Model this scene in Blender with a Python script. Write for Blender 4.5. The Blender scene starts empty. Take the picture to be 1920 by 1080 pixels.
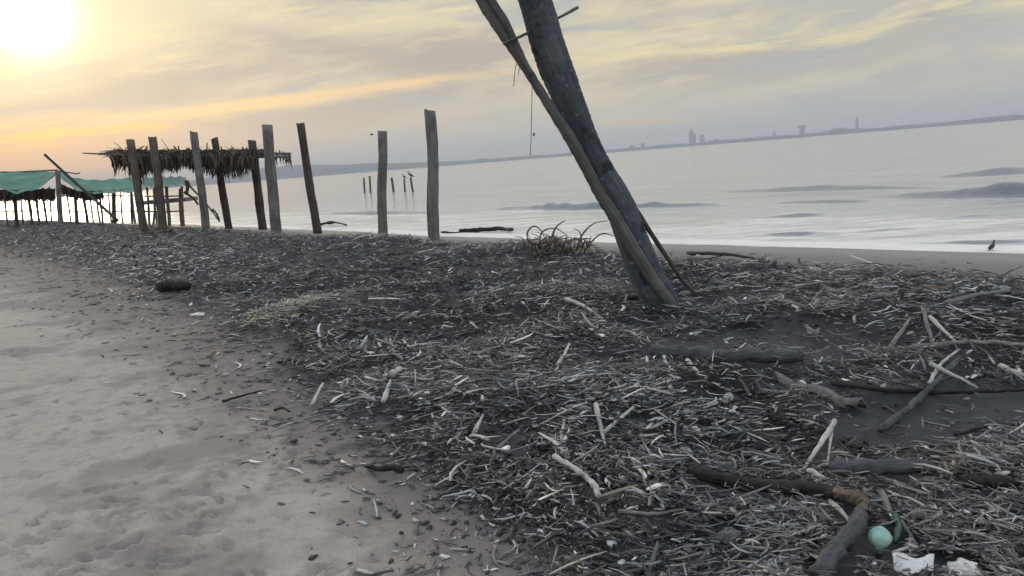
import bpy, math, random
import numpy as np
from mathutils import Matrix, Vector

random.seed(7)
rng = np.random.default_rng(11)
scene = bpy.context.scene
COL = scene.collection
R = math.radians

# ------------------------------------------------------------------ camera
CAM_H, F, PITCH, ROLL = 1.55, 1500.0, 9.06, -4.57
cam_d = bpy.data.cameras.new('camera'); cam = bpy.data.objects.new('camera', cam_d); COL.objects.link(cam)
cam_d.sensor_width = 36; cam_d.lens = F / 1920 * 36; cam_d.clip_start = .05; cam_d.clip_end = 30000
CM = Matrix.Rotation(R(90 - PITCH), 3, 'X') @ Matrix.Rotation(R(ROLL), 3, 'Z')
cam.matrix_world = Matrix.Translation((0, 0, CAM_H)) @ CM.to_4x4()
scene.camera = cam
C3 = np.array(CM)
EYE = np.array([0, 0, CAM_H])

def ray(u, v):
    d = C3 @ np.array([(u - 960) / F, (540 - v) / F, -1.0])
    return d / np.linalg.norm(d)
def at(u, v, Y):                       # point on the sight line at depth Y (metres ahead)
    d = ray(u, v); return EYE + d * (Y / d[1])
def on_z(u, v, z=0.0):
    d = ray(u, v); return EYE + d * ((z - CAM_H) / d[2])
def project(x, y, z=0.0):
    p = np.stack([x, y, np.zeros_like(x) + z - CAM_H], -1) @ C3
    w = np.where(-p[..., 2] > .05, -p[..., 2], .05)
    return 960 + F * p[..., 0] / w, 540 - F * p[..., 1] / w
def azel(u, v):
    d = ray(u, v); return math.atan2(d[0], d[1]), math.asin(d[2])

# ------------------------------------------------------------------ node helper
class S:
    nt = None
    def __init__(s, sock): s.s = sock
    @staticmethod
    def math(op, *a):
        n = S.nt.nodes.new('ShaderNodeMath'); n.operation = op
        for i, q in enumerate(a):
            if isinstance(q, S): S.nt.links.new(q.s, n.inputs[i])
            else: n.inputs[i].default_value = float(q)
        return S(n.outputs[0])
    def __add__(s, o): return S.math('ADD', s, o)
    __radd__ = __add__
    def __sub__(s, o): return S.math('SUBTRACT', s, o)
    def __rsub__(s, o): return S.math('SUBTRACT', o, s)
    def __mul__(s, o): return S.math('MULTIPLY', s, o)
    __rmul__ = __mul__
    def __truediv__(s, o): return S.math('DIVIDE', s, o)
    def clamp(s):
        r = S.math('ADD', s, 0); r.s.node.use_clamp = True; return r
def vexp(x): return S.math('EXPONENT', x)
def smooth(x, a, b):
    n = S.nt.nodes.new('ShaderNodeMapRange'); n.interpolation_type = 'SMOOTHSTEP'
    S.nt.links.new(x.s, n.inputs[0]); n.inputs[1].default_value = a; n.inputs[2].default_value = b
    return S(n.outputs[0])
def comb(x, y, z):
    n = S.nt.nodes.new('ShaderNodeCombineXYZ')
    for i, q in enumerate((x, y, z)):
        if isinstance(q, S): S.nt.links.new(q.s, n.inputs[i])
        else: n.inputs[i].default_value = q
    return n.outputs[0]
def noise(vec, scale, detail=4, rough=.55, dist=0.0):
    n = S.nt.nodes.new('ShaderNodeTexNoise')
    if vec is not None: S.nt.links.new(vec, n.inputs['Vector'])
    n.inputs['Scale'].default_value = scale; n.inputs['Detail'].default_value = detail
    n.inputs['Roughness'].default_value = rough; n.inputs['Distortion'].default_value = dist
    return S(n.outputs[0])
def mixc(f, a, b, mode='MIX'):
    n = S.nt.nodes.new('ShaderNodeMix'); n.data_type = 'RGBA'; n.blend_type = mode
    for i, q in ((0, f), (6, a), (7, b)):
        if isinstance(q, S): S.nt.links.new(q.s, n.inputs[i])
        elif hasattr(q, 'is_linked'): S.nt.links.new(q, n.inputs[i])
        elif i == 0: n.inputs[0].default_value = q
        else: n.inputs[i].default_value = (*q, 1)
    return n.outputs[2]
def ramp(f, stops):
    n = S.nt.nodes.new('ShaderNodeValToRGB'); S.nt.links.new(f.s, n.inputs[0])
    e = n.color_ramp.elements
    while len(e) < len(stops): e.new(.5)
    for q, (p, c) in zip(e, stops): q.position = p; q.color = (*c, 1)
    return n.outputs[0]
def attr(name):
    n = S.nt.nodes.new('ShaderNodeAttribute'); n.attribute_name = name; return n
def coord(kind='Object'):
    return S.nt.nodes.new('ShaderNodeTexCoord').outputs[kind]
def mapping(vec, sc):
    n = S.nt.nodes.new('ShaderNodeMapping'); S.nt.links.new(vec, n.inputs[0]); n.inputs['Scale'].default_value = sc
    return n.outputs[0]

# ------------------------------------------------------------------ world: hazy evening sky
SUN_AZ, SUN_EL = azel(52, 30)
world = bpy.data.worlds.new("World"); scene.world = world; world.use_nodes = True
nt = world.node_tree; S.nt = nt
for n in list(nt.nodes): nt.nodes.remove(n)
dirv = coord('Generated')
sp = nt.nodes.new('ShaderNodeSeparateXYZ'); nt.links.new(dirv, sp.inputs[0])
dx, dy, dz = (S(o) for o in sp.outputs)
az = S.math('ARCTAN2', dx, dy); el = S.math('ARCSINE', dz)
eld = el * (180 / math.pi); azd = az * (180 / math.pi)
# streaky cloud coordinates: long across, short up, slightly sheared and warped
warp = noise(comb(azd * .05, eld * .12, 0.0), 1.0, 3) - .5
cv = comb(azd * .045 + warp * .8, eld * .22 - azd * .018 + warp * 1.0, 3.1)
cl = noise(cv, 1.0, 9, .62)
fine = noise(comb(azd * .11 + warp, eld * .85 - azd * .04 + warp * 2.0, 9.0), 1.0, 8, .68)
fine2 = noise(comb(azd * .30 + warp * 3.0, eld * 2.6 - azd * .10 + warp * 4.0, 5.5), 1.0, 7, .66)
elf = (eld / 40.0).clamp()
base = ramp(elf, [(0, (.44, .475, .50)), (.045, (.54, .52, .475)), (.10, (.68, .61, .455)), (.22, (.74, .65, .44)),
                  (.34, (.72, .66, .48)), (.6, (1.0, .99, 1.0)), (1, (1.25, 1.30, 1.42))])  # overhead sky brightened beyond the visible part, as added light for the ground
# away from the sun the light goes cool
side = smooth(azd, 2, 60)
base = mixc(side * .28, base, mixc(1.0, base, (.88, 1.0, 1.18), 'MULTIPLY'))
behind = smooth(S.math('ABSOLUTE', azd), 45, 110)
base = mixc(behind * smooth(eld, -3, 25), base, (1.02, 1.16, 1.34))  # unseen sky behind the camera brightened, an added cool fill light
# grey cloud banks
grey = smooth(cl, .45, .58) * smooth(eld, 1.5, 5)
c = mixc(grey * (.80 - side * .38), base, (.43, .385, .36))
# thin places where the blue grey air shows through
bl_ = noise(comb(azd * .06 + 7.0, eld * .34 - azd * .03 + warp * 2.0, 4.4), 1.0, 7, .6)
c = mixc(smooth(bl_, .50, .64) * smooth(eld, .8, 2.5) * (.75 - side * .35), c, (.40, .44, .46))
# pale yellow breaks
br = smooth(fine * .6 + fine2 * .4, .51, .64) * smooth(eld, 3, 7) * smooth(eld * -1.0, -18, -10)
c = mixc(br * .62, c, (.93, .78, .42))
def band(c, p0, p1, width, col, amt, n0=.35, n1=.6, endfade=4):
    """a lit streak of cloud between two directions of the sky"""
    (a0, e0), (a1, e1) = azel(*p0), azel(*p1)
    a0, e0, a1, e1 = (math.degrees(q) for q in (a0, e0, a1, e1))
    sl = (e1 - e0) / (a1 - a0)
    d = eld - (azd - a0) * sl - e0 + (fine - .5) * (3.0 * width) + warp * width * 2
    g = vexp(d * d * (-1.0 / (width * width)))
    g = g * smooth(azd, a0 - endfade, a0 + endfade) * (1.0 - smooth(azd, a1 - endfade * 2, a1 + endfade * 1.5)) * smooth(fine * .45 + fine2 * .55, n0, n1)
    return mixc((g * amt).clamp(), c, col)
# low orange glow under the sun
(ag, eg) = azel(-60, 300)
glow = vexp((azd - math.degrees(ag)) * (azd - math.degrees(ag)) * (-1 / 190.0) + (eld - 1.5) * (eld - 1.5) * (-1 / 11.0))
c = mixc((glow * .95).clamp(), c, (.88, .47, .22))
c = band(c, (-30, 262), (330, 228), .36, (1.0, .62, .16), 2.0, .42, .54)
c = band(c, (-30, 232), (240, 214), .26, (1.0, .68, .22), 1.8, .43, .56)
c = band(c, (-60, 285), (200, 262), .22, (.98, .56, .20), 1.2, .40, .56)
c = band(c, (0, 205), (300, 180), .45, (.44, .40, .385), 1.2, .30, .50, 5)
c = band(c, (230, 222), (850, 146), .34, (.98, .68, .34), 1.5, .28, .48)
c = band(c, (560, 192), (1000, 130), .30, (.88, .68, .42), .6)
c = band(c, (1100, 110), (1600, 62), .5, (.92, .78, .42), .8, .35, .55)
c = band(c, (1080, 92), (1420, 52), .3, (.90, .80, .52), .7, .35, .55)
c = band(c, (1150, 30), (1600, -10), .45, (.50, .48, .46), .7, .3, .5)
c = band(c, (420, 62), (900, 116), 1.0, (.42, .385, .37), .95, .30, .55, 6)
c = band(c, (60, 180), (620, 105), 1.1, (.46, .405, .35), 1.0, .25, .50, 5)
c = band(c, (700, 190), (1000, 200), .8, (.47, .47, .46), .7, .25, .55, 6)
c = band(c, (1300, 135), (1900, 60), .8, (.50, .49, .47), .6, .3, .55, 6)
c = band(c, (1080, 235), (1300, 225), .35, (.80, .58, .38), .6, .3, .5, 3)
# veiled sun
sd = Vector((math.sin(SUN_AZ) * math.cos(SUN_EL), math.cos(SUN_AZ) * math.cos(SUN_EL), math.sin(SUN_EL)))
vm = nt.nodes.new('ShaderNodeVectorMath'); vm.operation = 'DOT_PRODUCT'; nt.links.new(dirv, vm.inputs[0]); vm.inputs[1].default_value = sd
ang = S.math('ARCCOSINE', S.math('MINIMUM', S(vm.outputs['Value']), .999999)) * (180 / math.pi) + warp * 1.6
def addglow(c, w, col, k):
    g = vexp(ang * ang * (-1.0 / (w * w)))
    m = nt.nodes.new('ShaderNodeMix'); m.data_type = 'RGBA'; m.blend_type = 'ADD'; m.inputs[0].default_value = 1
    nt.links.new(c, m.inputs[6])
    q = comb(g * (col[0] * k), g * (col[1] * k), g * (col[2] * k)); nt.links.new(q, m.inputs[7])
    return m.outputs[2]
c = addglow(c, 1.75, (1, .94, .76), 2.4)
c = addglow(c, 4.0, (1, .78, .38), .30)
sky = nt.nodes.new('ShaderNodeTexSky'); sky.sky_type = 'NISHITA'; sky.sun_disc = False
sky.sun_elevation = SUN_EL; sky.sun_rotation = SUN_AZ; sky.dust_density = 3
nish = mixc(1.0, sky.outputs[0], (.05, .05, .05), 'MULTIPLY')
c = mixc(.90, nish, c)                         # thin clear sky behind the veil of cloud
bg = nt.nodes.new('ShaderNodeBackground'); nt.links.new(c, bg.inputs[0]); bg.inputs[1].default_value = 1.0
wo = nt.nodes.new('ShaderNodeOutputWorld'); nt.links.new(bg.outputs[0], wo.inputs[0])

sun_d = bpy.data.lights.new('sun', 'SUN'); sun = bpy.data.objects.new('sun', sun_d); COL.objects.link(sun)
sun_d.energy = 1.0; sun_d.angle = R(9); sun_d.color = (1, .82, .58)
sun.rotation_euler = (-sd).to_track_quat('-Z', 'Y').to_euler()
scene.view_settings.view_transform = 'Standard'; scene.view_settings.look = 'None'
scene.view_settings.exposure = 0.12; scene.view_settings.gamma = 1.0

# ------------------------------------------------------------------ mesh helpers
def vn(x, y, seed=0):
    """smooth value noise, 0..1"""
    xi = np.floor(x).astype(np.int64); yi = np.floor(y).astype(np.int64); fx = x - xi; fy = y - yi
    fx = fx * fx * (3 - 2 * fx); fy = fy * fy * (3 - 2 * fy)
    def h(a, b):
        n = (a * 374761393 + b * 668265263 + seed * 1442695041) & 0x7fffffff
        n = ((n ^ (n >> 13)) * 1274126177) & 0x7fffffff
        return ((n ^ (n >> 16)) & 0xffff) / 65535.0
    return (h(xi, yi) * (1 - fx) + h(xi + 1, yi) * fx) * (1 - fy) + (h(xi, yi + 1) * (1 - fx) + h(xi + 1, yi + 1) * fx) * fy
def fbm(x, y, seed=0, o=4):
    s = 0; a = .5
    for k in range(o):
        s = s + a * vn(x * 2 ** k, y * 2 ** k, seed + k * 7); a *= .5
    return s / (1 - .5 ** o)
def sstep(x, a, b):
    t = np.clip((x - a) / (b - a), 0, 1); return t * t * (3 - 2 * t)

def tag(o, label=None, cat=None, group=None, kind=None):
    if label: o['label'] = label
    if cat: o['category'] = cat
    if group: o['group'] = group
    if kind: o['kind'] = kind
    return o
def empty(name, loc, label, cat, group=None):
    o = bpy.data.objects.new(name, None); COL.objects.link(o); o.location = loc; o.empty_display_size = .2
    return tag(o, label, cat, group)
def link(name, me, mat, parent=None, smooth_=True, loc=None):
    o = bpy.data.objects.new(name, me); COL.objects.link(o); me.materials.append(mat)
    if smooth_: me.polygons.foreach_set('use_smooth', [True] * len(me.polygons))
    if loc is not None: o.location = loc
    if parent is not None:
        o.parent = parent; o.matrix_parent_inverse = Matrix.Translation(parent.location).inverted()
    return o
def np_mesh(name, verts, quads, tris=None):
    me = bpy.data.meshes.new(name); verts = np.asarray(verts, np.float32)
    me.vertices.add(len(verts)); me.vertices.foreach_set('co', verts.ravel())
    q = np.asarray(quads, np.int32).reshape(-1, 4); t = np.asarray(tris if tris is not None else [], np.int32).reshape(-1, 3)
    me.loops.add(q.size + t.size); me.loops.foreach_set('vertex_index', np.concatenate([q.ravel(), t.ravel()]))
    me.polygons.add(len(q) + len(t))
    st = np.concatenate([np.arange(len(q)) * 4, q.size + np.arange(len(t)) * 3]).astype(np.int32)
    me.polygons.foreach_set('loop_start', st)
    me.update(calc_edges=True); me.validate(); return me
def addattr(me, name, vals):
    a = me.attributes.new(name, 'FLOAT', 'POINT'); a.data.foreach_set('value', np.asarray(vals, np.float32))

class MB:
    def __init__(s): s.v = []; s.f = []; s.g = []
    def tube(s, pts, rad, sides=10, rough=.06, flat=1.0, seed=0, caps=True, lumps=0.0, disp=None):
        r_ = np.random.default_rng(seed + 1)
        pts = [Vector(p) for p in pts]; n = len(pts); b = len(s.v)
        up = Vector((0, 0, 1))
        d0 = (pts[-1] - pts[0]).normalized()
        if abs(d0.z) > .8: up = Vector((0, 1, 0))
        ln = 0.0
        for i, p in enumerate(pts):
            if i: ln += (pts[i] - pts[i - 1]).length
            d = (pts[min(i + 1, n - 1)] - pts[max(i - 1, 0)]).normalized()
            a = d.cross(up).normalized(); c_ = a.cross(d).normalized()
            k = 1 + lumps * (math.sin(i * .9 + seed) * .6 + math.sin(i * 2.3 + seed * 2) * .4)
            for j in range(sides):
                t = 2 * math.pi * j / sides; rr = rad[i] * k * (1 + rough * r_.uniform(-1, 1))
                if disp: rr += disp(t, ln)
                s.v.append(p + a * (math.cos(t) * rr) + c_ * (math.sin(t) * rr * flat))
                s.g += [math.cos(t) * rad[i] + seed * .37, math.sin(t) * rad[i], ln + seed * .7]
        for i in range(n - 1):
            for j in range(sides):
                j2 = (j + 1) % sides
                s.f.append((b + i * sides + j, b + i * sides + j2, b + (i + 1) * sides + j2, b + (i + 1) * sides + j))
        if caps:
            s.f.append(tuple(b + j for j in range(sides))[::-1]); s.f.append(tuple(b + (n - 1) * sides + j for j in range(sides)))
        return s
    def box(s, c_, half, rot=0):
        b = len(s.v); ca, sa = math.cos(rot), math.sin(rot)
        for x in (-1, 1):
            for y in (-1, 1):
                for z in (-1, 1):
                    px, py = x * half[0], y * half[1]
                    s.v.append(Vector((c_[0] + px * ca - py * sa, c_[1] + px * sa + py * ca, c_[2] + z * half[2])))
        for f in ((0, 1, 3, 2), (4, 6, 7, 5), (0, 4, 5, 1), (2, 3, 7, 6), (0, 2, 6, 4), (1, 5, 7, 3)): s.f.append(tuple(b + i for i in f))
        return s
    def build(s, name, mat, parent=None, smooth_=True, origin=None):
        me = bpy.data.meshes.new(name)
        o_ = Vector(origin) if origin is not None else Vector((0, 0, 0))
        me.from_pydata([Vector(v) - o_ for v in s.v], [], s.f); me.update()
        g = s.g if len(s.g) == 3 * len(s.v) else [q for v in s.v for q in v]
        me.attributes.new('grain', 'FLOAT_VECTOR', 'POINT').data.foreach_set('vector', np.array(g, np.float32))
        return link(name, me, mat, parent, smooth_, o_)
def catmull(pts, n=6):
    P = [np.array(p, float) for p in pts]; P = [2 * P[0] - P[1]] + P + [2 * P[-1] - P[-2]]; out = []
    for i in range(1, len(P) - 2):
        for k in range(n):
            t = k / n; a, b, c_, d = P[i - 1:i + 3]
            out.append(.5 * (2 * b + (c_ - a) * t + (2 * a - 5 * b + 4 * c_ - d) * t * t + (3 * b - a - 3 * c_ + d) * t ** 3))
    return out + [P[-2]]

# ------------------------------------------------------------------ beach shape
BX, BY = 5.1, 7.9; NX, NY = .805, .594; TX, TY = -.594, .805
WATER = -.5
def shore_s(x, y):
    l = (x - BX) * TX + (y - BY) * TY
    s = (x - BX) * NX + (y - BY) * NY
    lc = np.clip(l, 0, 400)
    return s + 2.9 * (lc / 85) ** 2 * np.where(lc > 85, 85 / np.maximum(lc, 1), 1) + .35 * (vn(l * .22, l * 0 + 3, 5) - .5) + .12 * (vn(l * 1.1, l * 0, 8) - .5), l
seaward = lambda s, l: s - .9 * sstep(-l, -14, -2) * sstep(s, 0, 2)     # the beach is wider at the near end
VB = np.array([300, 405, 440, 460, 500, 560, 620, 700, 760, 830, 900, 960, 1020, 1080, 1400])
UB = np.array([-420, -320, -200, -40, 140, 300, 440, 560, 615, 730, 840, 930, 985, 1010, 1080])
BARE = [(1720, 790, 230, 42), (1860, 770, 160, 60), (1420, 640, 180, 22), (1570, 660, 130, 20), (1330, 655, 90, 20)]
def masks(x, y):
    """debris cover 0..1 and how far (px-like units) inside its inland edge; from plan position"""
    u, v = project(x, y)
    u = u + 70 * (vn(x * 1.7, y * 1.7, 21) - .5) + 40 * (vn(x * 5, y * 5, 22) - .5)
    inside = u - np.interp(v, VB, UB)
    bare = np.zeros_like(u)
    for cu, cv_, a, b in BARE:
        q = ((u - cu) / a) ** 2 + ((v - cv_) / b) ** 2
        bare = np.maximum(bare, 1 - sstep(q, .55, 1.25))
    return inside, bare, u, v
def mounds(x, y):
    h = 0
    for u, v, a, hh in HEAPS: h = h + hh * np.exp(-(((x - u) ** 2 + (y - v) ** 2) / a ** 2))
    return h
HEAPS = []
for (u, v, a, hh) in ((1660, 600, .7, .15), (1500, 580, .6, .06), (1850, 640, .6, .10), (1120, 780, .5, .08), (1400, 540, .7, .05),
                      (1060, 470, 1.2, .14), (760, 450, 2.5, .10), (1250, 840, .5, .05), (1800, 590, .7, .10), (1180, 1000, .5, .04)):
    p = on_z(u, v); HEAPS.append((p[0], p[1], a, hh))
def ground(x, y):
    x = np.asarray(x, float); y = np.asarray(y, float)
    s, l = shore_s(x, y)
    s2 = seaward(s, l); z = -.5 * sstep(s2, -1.2, 4.6) - .05 * np.clip(s2 - 3.6, 0, 60)
    z = z - .02 * np.clip(s2 - 3.0, 0, 1)
    ins, bare, u, v = masks(x, y)
    deb = sstep(ins, -60, 160) * (1 - sstep(s, -1.2, -.2)) * (1 - bare)
    z = z + .05 * (fbm(x * .45, y * .45, 3, 3) - .5) * (1 - sstep(s, 0, 3))
    z = z + deb * (.03 + .17 * (fbm(x * 1.3, y * 1.3, 31, 3) - .45)) + mounds(x, y) * (1 - sstep(s, -1.0, .2)) - bare * .03
    return z
g1 = lambda x, y: float(ground(np.array([x]), np.array([y]))[0])
def hit(u, v):
    d = ray(u, v); t = 1.5
    while t < 150:
        p = EYE + d * t
        if p[2] < max(g1(p[0], p[1]), WATER): break
        t *= 1.01
    lo, hi = t / 1.01, t
    for _ in range(8):
        m = (lo + hi) / 2; p = EYE + d * m
        if p[2] < max(g1(p[0], p[1]), WATER): hi = m
        else: lo = m
    return EYE + d * hi

def polar(fine_half, da, rr):
    a = np.concatenate([np.linspace(-180, -fine_half - 4, 30), np.arange(-fine_half, fine_half, da), np.linspace(fine_half + 4, 180, 30)])
    A, Rr = np.meshgrid(np.radians(a), rr); return Rr * np.sin(A), Rr * np.cos(A)
def grid_mesh(name, x, y, z):
    m, n = x.shape; i = np.arange(m * n).reshape(m, n)
    q = np.stack([i[:-1, :-1], i[:-1, 1:], i[1:, 1:], i[1:, :-1]], -1).reshape(-1, 4)[:, ::-1]
    return np_mesh(name, np.stack([x, y, z], -1).reshape(-1, 3), q)

# ------------------------------------------------------------------ materials
def mat(name, fn):
    m = bpy.data.materials.new(name); m.use_nodes = True; S.nt = m.node_tree
    b = m.node_tree.nodes['Principled BSDF']; fn(m.node_tree, b); return m
def setc(b, sock): S.nt.links.new(sock, b.inputs['Base Color'])
def bump(b, h, strength=.5, dist=.02):
    n = S.nt.nodes.new('ShaderNodeBump'); n.inputs['Strength'].default_value = strength; n.inputs['Distance'].default_value = dist
    S.nt.links.new(h.s, n.inputs['Height']); S.nt.links.new(n.outputs[0], b.inputs['Normal'])
def wood(c0, c1, sc=(22, 22, 2.2), rough=.85, blot=3.0):
    def f(nt, b):
        o = attr('grain').outputs['Vector']; g = noise(mapping(o, sc), 1, 6, .65); bl = noise(o, blot, 3)
        f_ = (g * .75 + bl * .5 - .1).clamp()
        setc(b, ramp(f_, [(.28, c0), (.72, c1)])); b.inputs['Roughness'].default_value = rough
        b.inputs['Specular IOR Level'].default_value = .25; bump(b, g, 1.0, .03)
    return f
M = {}
M['post'] = mat('weathered post wood', wood((.036, .032, .031), (.26, .238, .225), (34, 34, 1.6)))
M['brown_post'] = mat('brown post wood', wood((.036, .028, .022), (.18, .145, .115)))
M['dark_post'] = mat('dark wet post wood', wood((.022, .018, .016), (.11, .088, .072)))
def trunk_f(nt, b):
    o = attr('grain').outputs['Vector']; g = noise(mapping(o, (26, 26, 5.0)), 1, 8, .72); bl = noise(o, 2.2, 4, .6); sp_ = noise(o, 16, 3)
    f_ = (g * .55 + bl * .7 - .16).clamp()
    c = ramp(f_, [(.25, (.036, .042, .050)), (.5, (.098, .110, .122)), (.78, (.22, .235, .24))])
    c = mixc(smooth(sp_, .62, .72) * .6, c, (.30, .31, .31)); c = mixc(smooth(noise(o, 5, 2), .62, .70) * .8, c, (.02, .024, .03)); setc(b, c)
    b.inputs['Roughness'].default_value = .9; b.inputs['Specular IOR Level'].default_value = .2; bump(b, g * 1.2 + bl * .6, 1.0, .03)
M['trunk'] = mat('old palm trunk', trunk_f)
M['bamboo'] = mat('weathered cane', wood((.040, .039, .038), (.20, .192, .172), (60, 60, 3)))
M['bark'] = mat('grey driftwood', wood((.030, .030, .034), (.14, .14, .15), (40, 40, 9), .8, 6))
M['darkwood'] = mat('dark soaked wood', wood((.009, .008, .008), (.045, .040, .038), (40, 40, 9), .7, 6))
M['brownwood'] = mat('tan driftwood', wood((.06, .045, .035), (.24, .19, .145), (40, 40, 9), .8, 6))
M['pale'] = mat('bleached stick', wood((.30, .285, .255), (.76, .74, .68), (50, 50, 10), .8, 9))
M['mid'] = mat('grey stick', wood((.10, .095, .09), (.33, .32, .30), (50, 50, 10), .8, 9))
def tone_f(stops, rough=.85):
    def f(nt, b):
        a = attr('tone'); t = S(a.outputs['Fac'])
        n = noise(coord(), 35, 2)
        c = ramp((t + (n - .5) * .18).clamp(), stops)
        hue = S.math('FRACT', t * 37.7); pat = noise(coord(), .9, 3)
        hv = (hue * .6 + pat * .9 - .25).clamp()
        c = mixc(1.0, c, ramp(hv, [(.2, (.90, .97, 1.10)), (.5, (1, 1, 1)), (.85, (1.10, .99, .87))]), 'MULTIPLY')
        setc(b, c); b.inputs['Roughness'].default_value = rough
        b.inputs['Specular IOR Level'].default_value = .3
    return f
M['litter'] = mat('driftwood litter', tone_f([(0, (.016, .016, .017)), (.32, (.070, .069, .070)), (.6, (.185, .180, .175)), (.80, (.43, .42, .395)), (1, (.86, .84, .79))]))
M['straw'] = mat('dry straw', tone_f([(0, (.10, .095, .07)), (.5, (.32, .31, .23)), (1, (.70, .68, .54))]))
M['thatch'] = mat('old palm thatch', tone_f([(0, (.025, .018, .015)), (.5, (.085, .062, .050)), (1, (.24, .19, .15))]))
def sand_f(nt, b):
    o = coord('Object'); d = S(attr('damp').outputs['Fac']); w = S(attr('wet').outputs['Fac']); dk = S(attr('mud').outputs['Fac'])
    n1 = noise(o, 1.1, 5, .6); n2 = noise(o, 9, 5, .65); n3 = noise(o, 90, 3, .6)
    dampf = smooth(d + (n1 - .5) * .9 + (n2 - .5) * .35, .25, .85)
    n0 = noise(o, .8, 4, .6)
    c = mixc(dampf, (.375, .330, .288), (.178, .157, .146))
    c = mixc(smooth(n0, .50, .62) * .65, c, (.165, .145, .136))
    c = mixc(smooth(n2, .46, .70) * .40, c, (.14, .125, .11))
    c = mixc(smooth(n3, .58, .70) * .5, c, (.09, .08, .075))
    c = mixc(dk, c, mixc(n2, (.030, .030, .034), (.070, .070, .074)))
    c = mixc(w, c, (.13, .125, .125)); setc(b, c)
    r = (.95 - w * .62)
    S.nt.links.new(r.s, b.inputs['Roughness']); b.inputs['Specular IOR Level'].default_value = .5
    bump(b, n2 * .8 + n3 * .5, .8, .02)
M['sand'] = mat('beach sand', sand_f)
def water_f(nt, b):
    o = coord('Object'); fo = S(attr('foam_shade').outputs['Fac'])
    # ripples ride in shore-parallel coordinates
    rp = nt.nodes.new('ShaderNodeMapping'); nt.links.new(o, rp.inputs[0]); rp.inputs['Rotation'].default_value = (0, 0, -math.atan2(TY, TX)); rp.inputs['Scale'].default_value = (.35, 1.6, 1)
    n1 = noise(rp.outputs[0], 1.0, 5, .62); n2 = noise(rp.outputs[0], 5.0, 3, .6)
    n0 = noise(rp.outputs[0], .3, 3, .5)
    bump(b, n1 + n2 * .3 + n0 * 1.6, .75, .12)
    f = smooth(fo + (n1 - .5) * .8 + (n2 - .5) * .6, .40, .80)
    deep = smooth(fo, -.35, .12)  # low values darken the base colour, painting shade on the wave faces
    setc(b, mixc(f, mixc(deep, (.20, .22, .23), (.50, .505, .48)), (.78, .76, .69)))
    S.nt.links.new((f * .45 + .11).s, b.inputs['Roughness']); b.inputs['IOR'].default_value = 1.33
    b.inputs['Specular IOR Level'].default_value = .5
M['water'] = mat('silty sea water', water_f)
def plain(c0, c1, rough=.6, sc=8, bs=.2):
    def f(nt, b):
        n = noise(coord(), sc, 4); setc(b, ramp(n, [(.3, c0), (.7, c1)])); b.inputs['Roughness'].default_value = rough; bump(b, n, bs, .01)
    return f
def tarp_f(c0, c1):
    def f(nt, b):
        n = noise(mapping(coord(), (.6, .6, 3)), 1, 4); c = ramp(n, [(.3, c0), (.7, c1)]); setc(b, c); b.inputs['Roughness'].default_value = .9; b.inputs['Specular IOR Level'].default_value = .1
        tr = nt.nodes.new('ShaderNodeBsdfTranslucent'); nt.links.new(c, tr.inputs[0])
        mx = nt.nodes.new('ShaderNodeMixShader'); mx.inputs[0].default_value = .28
        nt.links.new(b.outputs[0], mx.inputs[1]); nt.links.new(tr.outputs[0], mx.inputs[2])
        nt.links.new(mx.outputs[0], nt.nodes['Material Output'].inputs[0])
    return f
M['tarp'] = mat('sun faded green tarp', tarp_f((.09, .22, .17), (.21, .38, .31)))
M['greytarp'] = mat('grey green tarp', tarp_f((.12, .20, .18), (.22, .32, .29)))
M['land'] = mat('far shore scrub', plain((.028, .034, .030), (.07, .075, .065), .9, .02))
M['tower'] = mat('far concrete', plain((.13, .14, .15), (.20, .21, .22), .8, .05))
M['bird'] = mat('dark feathers', plain((.02, .018, .017), (.05, .045, .04), .7, 20))
M['beak'] = mat('horn beak', plain((.16, .12, .06), (.22, .16, .09), .5, 20))
M['aqua'] = mat('sea green glazed float', plain((.14, .34, .29), (.46, .66, .58), .3, 26, .5))
M['dkplastic'] = mat('dark bottle green plastic', plain((.008, .04, .035), (.02, .07, .06), .3, 18, .1))
M['plastic'] = mat('white weathered plastic', plain((.50, .50, .48), (.78, .78, .76), .45, 12, .2))
M['string'] = mat('frayed grey cord', plain((.10, .09, .08), (.16, .15, .13), .9, 30))

# ------------------------------------------------------------------ beach
rr = np.concatenate([[.05, .8], 1.5 * np.exp(np.arange(0, math.log(60 / 1.5), .0062)), 60 * np.exp(np.arange(0.01, math.log(150), .06)), [9000]])
X, Y = polar(40, .14, rr)
Z = ground(X, Y)
s_, l_ = shore_s(X, Y); ins, bare, U, V = masks(X, Y)
near = Y > .5
# knobbly relief under the litter, ripples and trampled dents in the open sand
deb = sstep(ins, -60, 140) * (1 - sstep(s_, -.9, -.1)) * (1 - bare)
Z = Z + near * deb * (.05 * (fbm(X * 6, Y * 6, 41, 4) - .5) + .02 * (vn(X * 28, Y * 28, 45) - .5))
open_ = (1 - sstep(ins, -260, 60)) * (s_ < 0)
Z = Z + near * (1 - deb) * (s_ < .5) * (.012 * (fbm(X * 5, Y * 5, 51, 4) - .5))
dents = []
for k in range(900):
    v = 520 + 600 * rng.random() ** .75; u = rng.uniform(-300, max(np.interp(v, VB, UB) - 10, -200)); p = on_z(u, v)
    if vn(np.array([p[0] * 1.1]), np.array([p[1] * 1.1]), 77)[0] < .36: continue
    dents.append((p[0], p[1], rng.uniform(.012, .034), rng.uniform(.9, 3.2), rng.normal(0, .7), rng.uniform(.010, .030)))
for k in range(60):
    v = 560 + 560 * rng.random() ** .8; u = rng.uniform(-250, max(np.interp(v, VB, UB) - 10, -200))
    p = on_z(u, v); dents.append((p[0], p[1], rng.uniform(.04, .08), rng.uniform(.8, 1.9), rng.uniform(0, math.pi), rng.uniform(.006, .018)))
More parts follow.
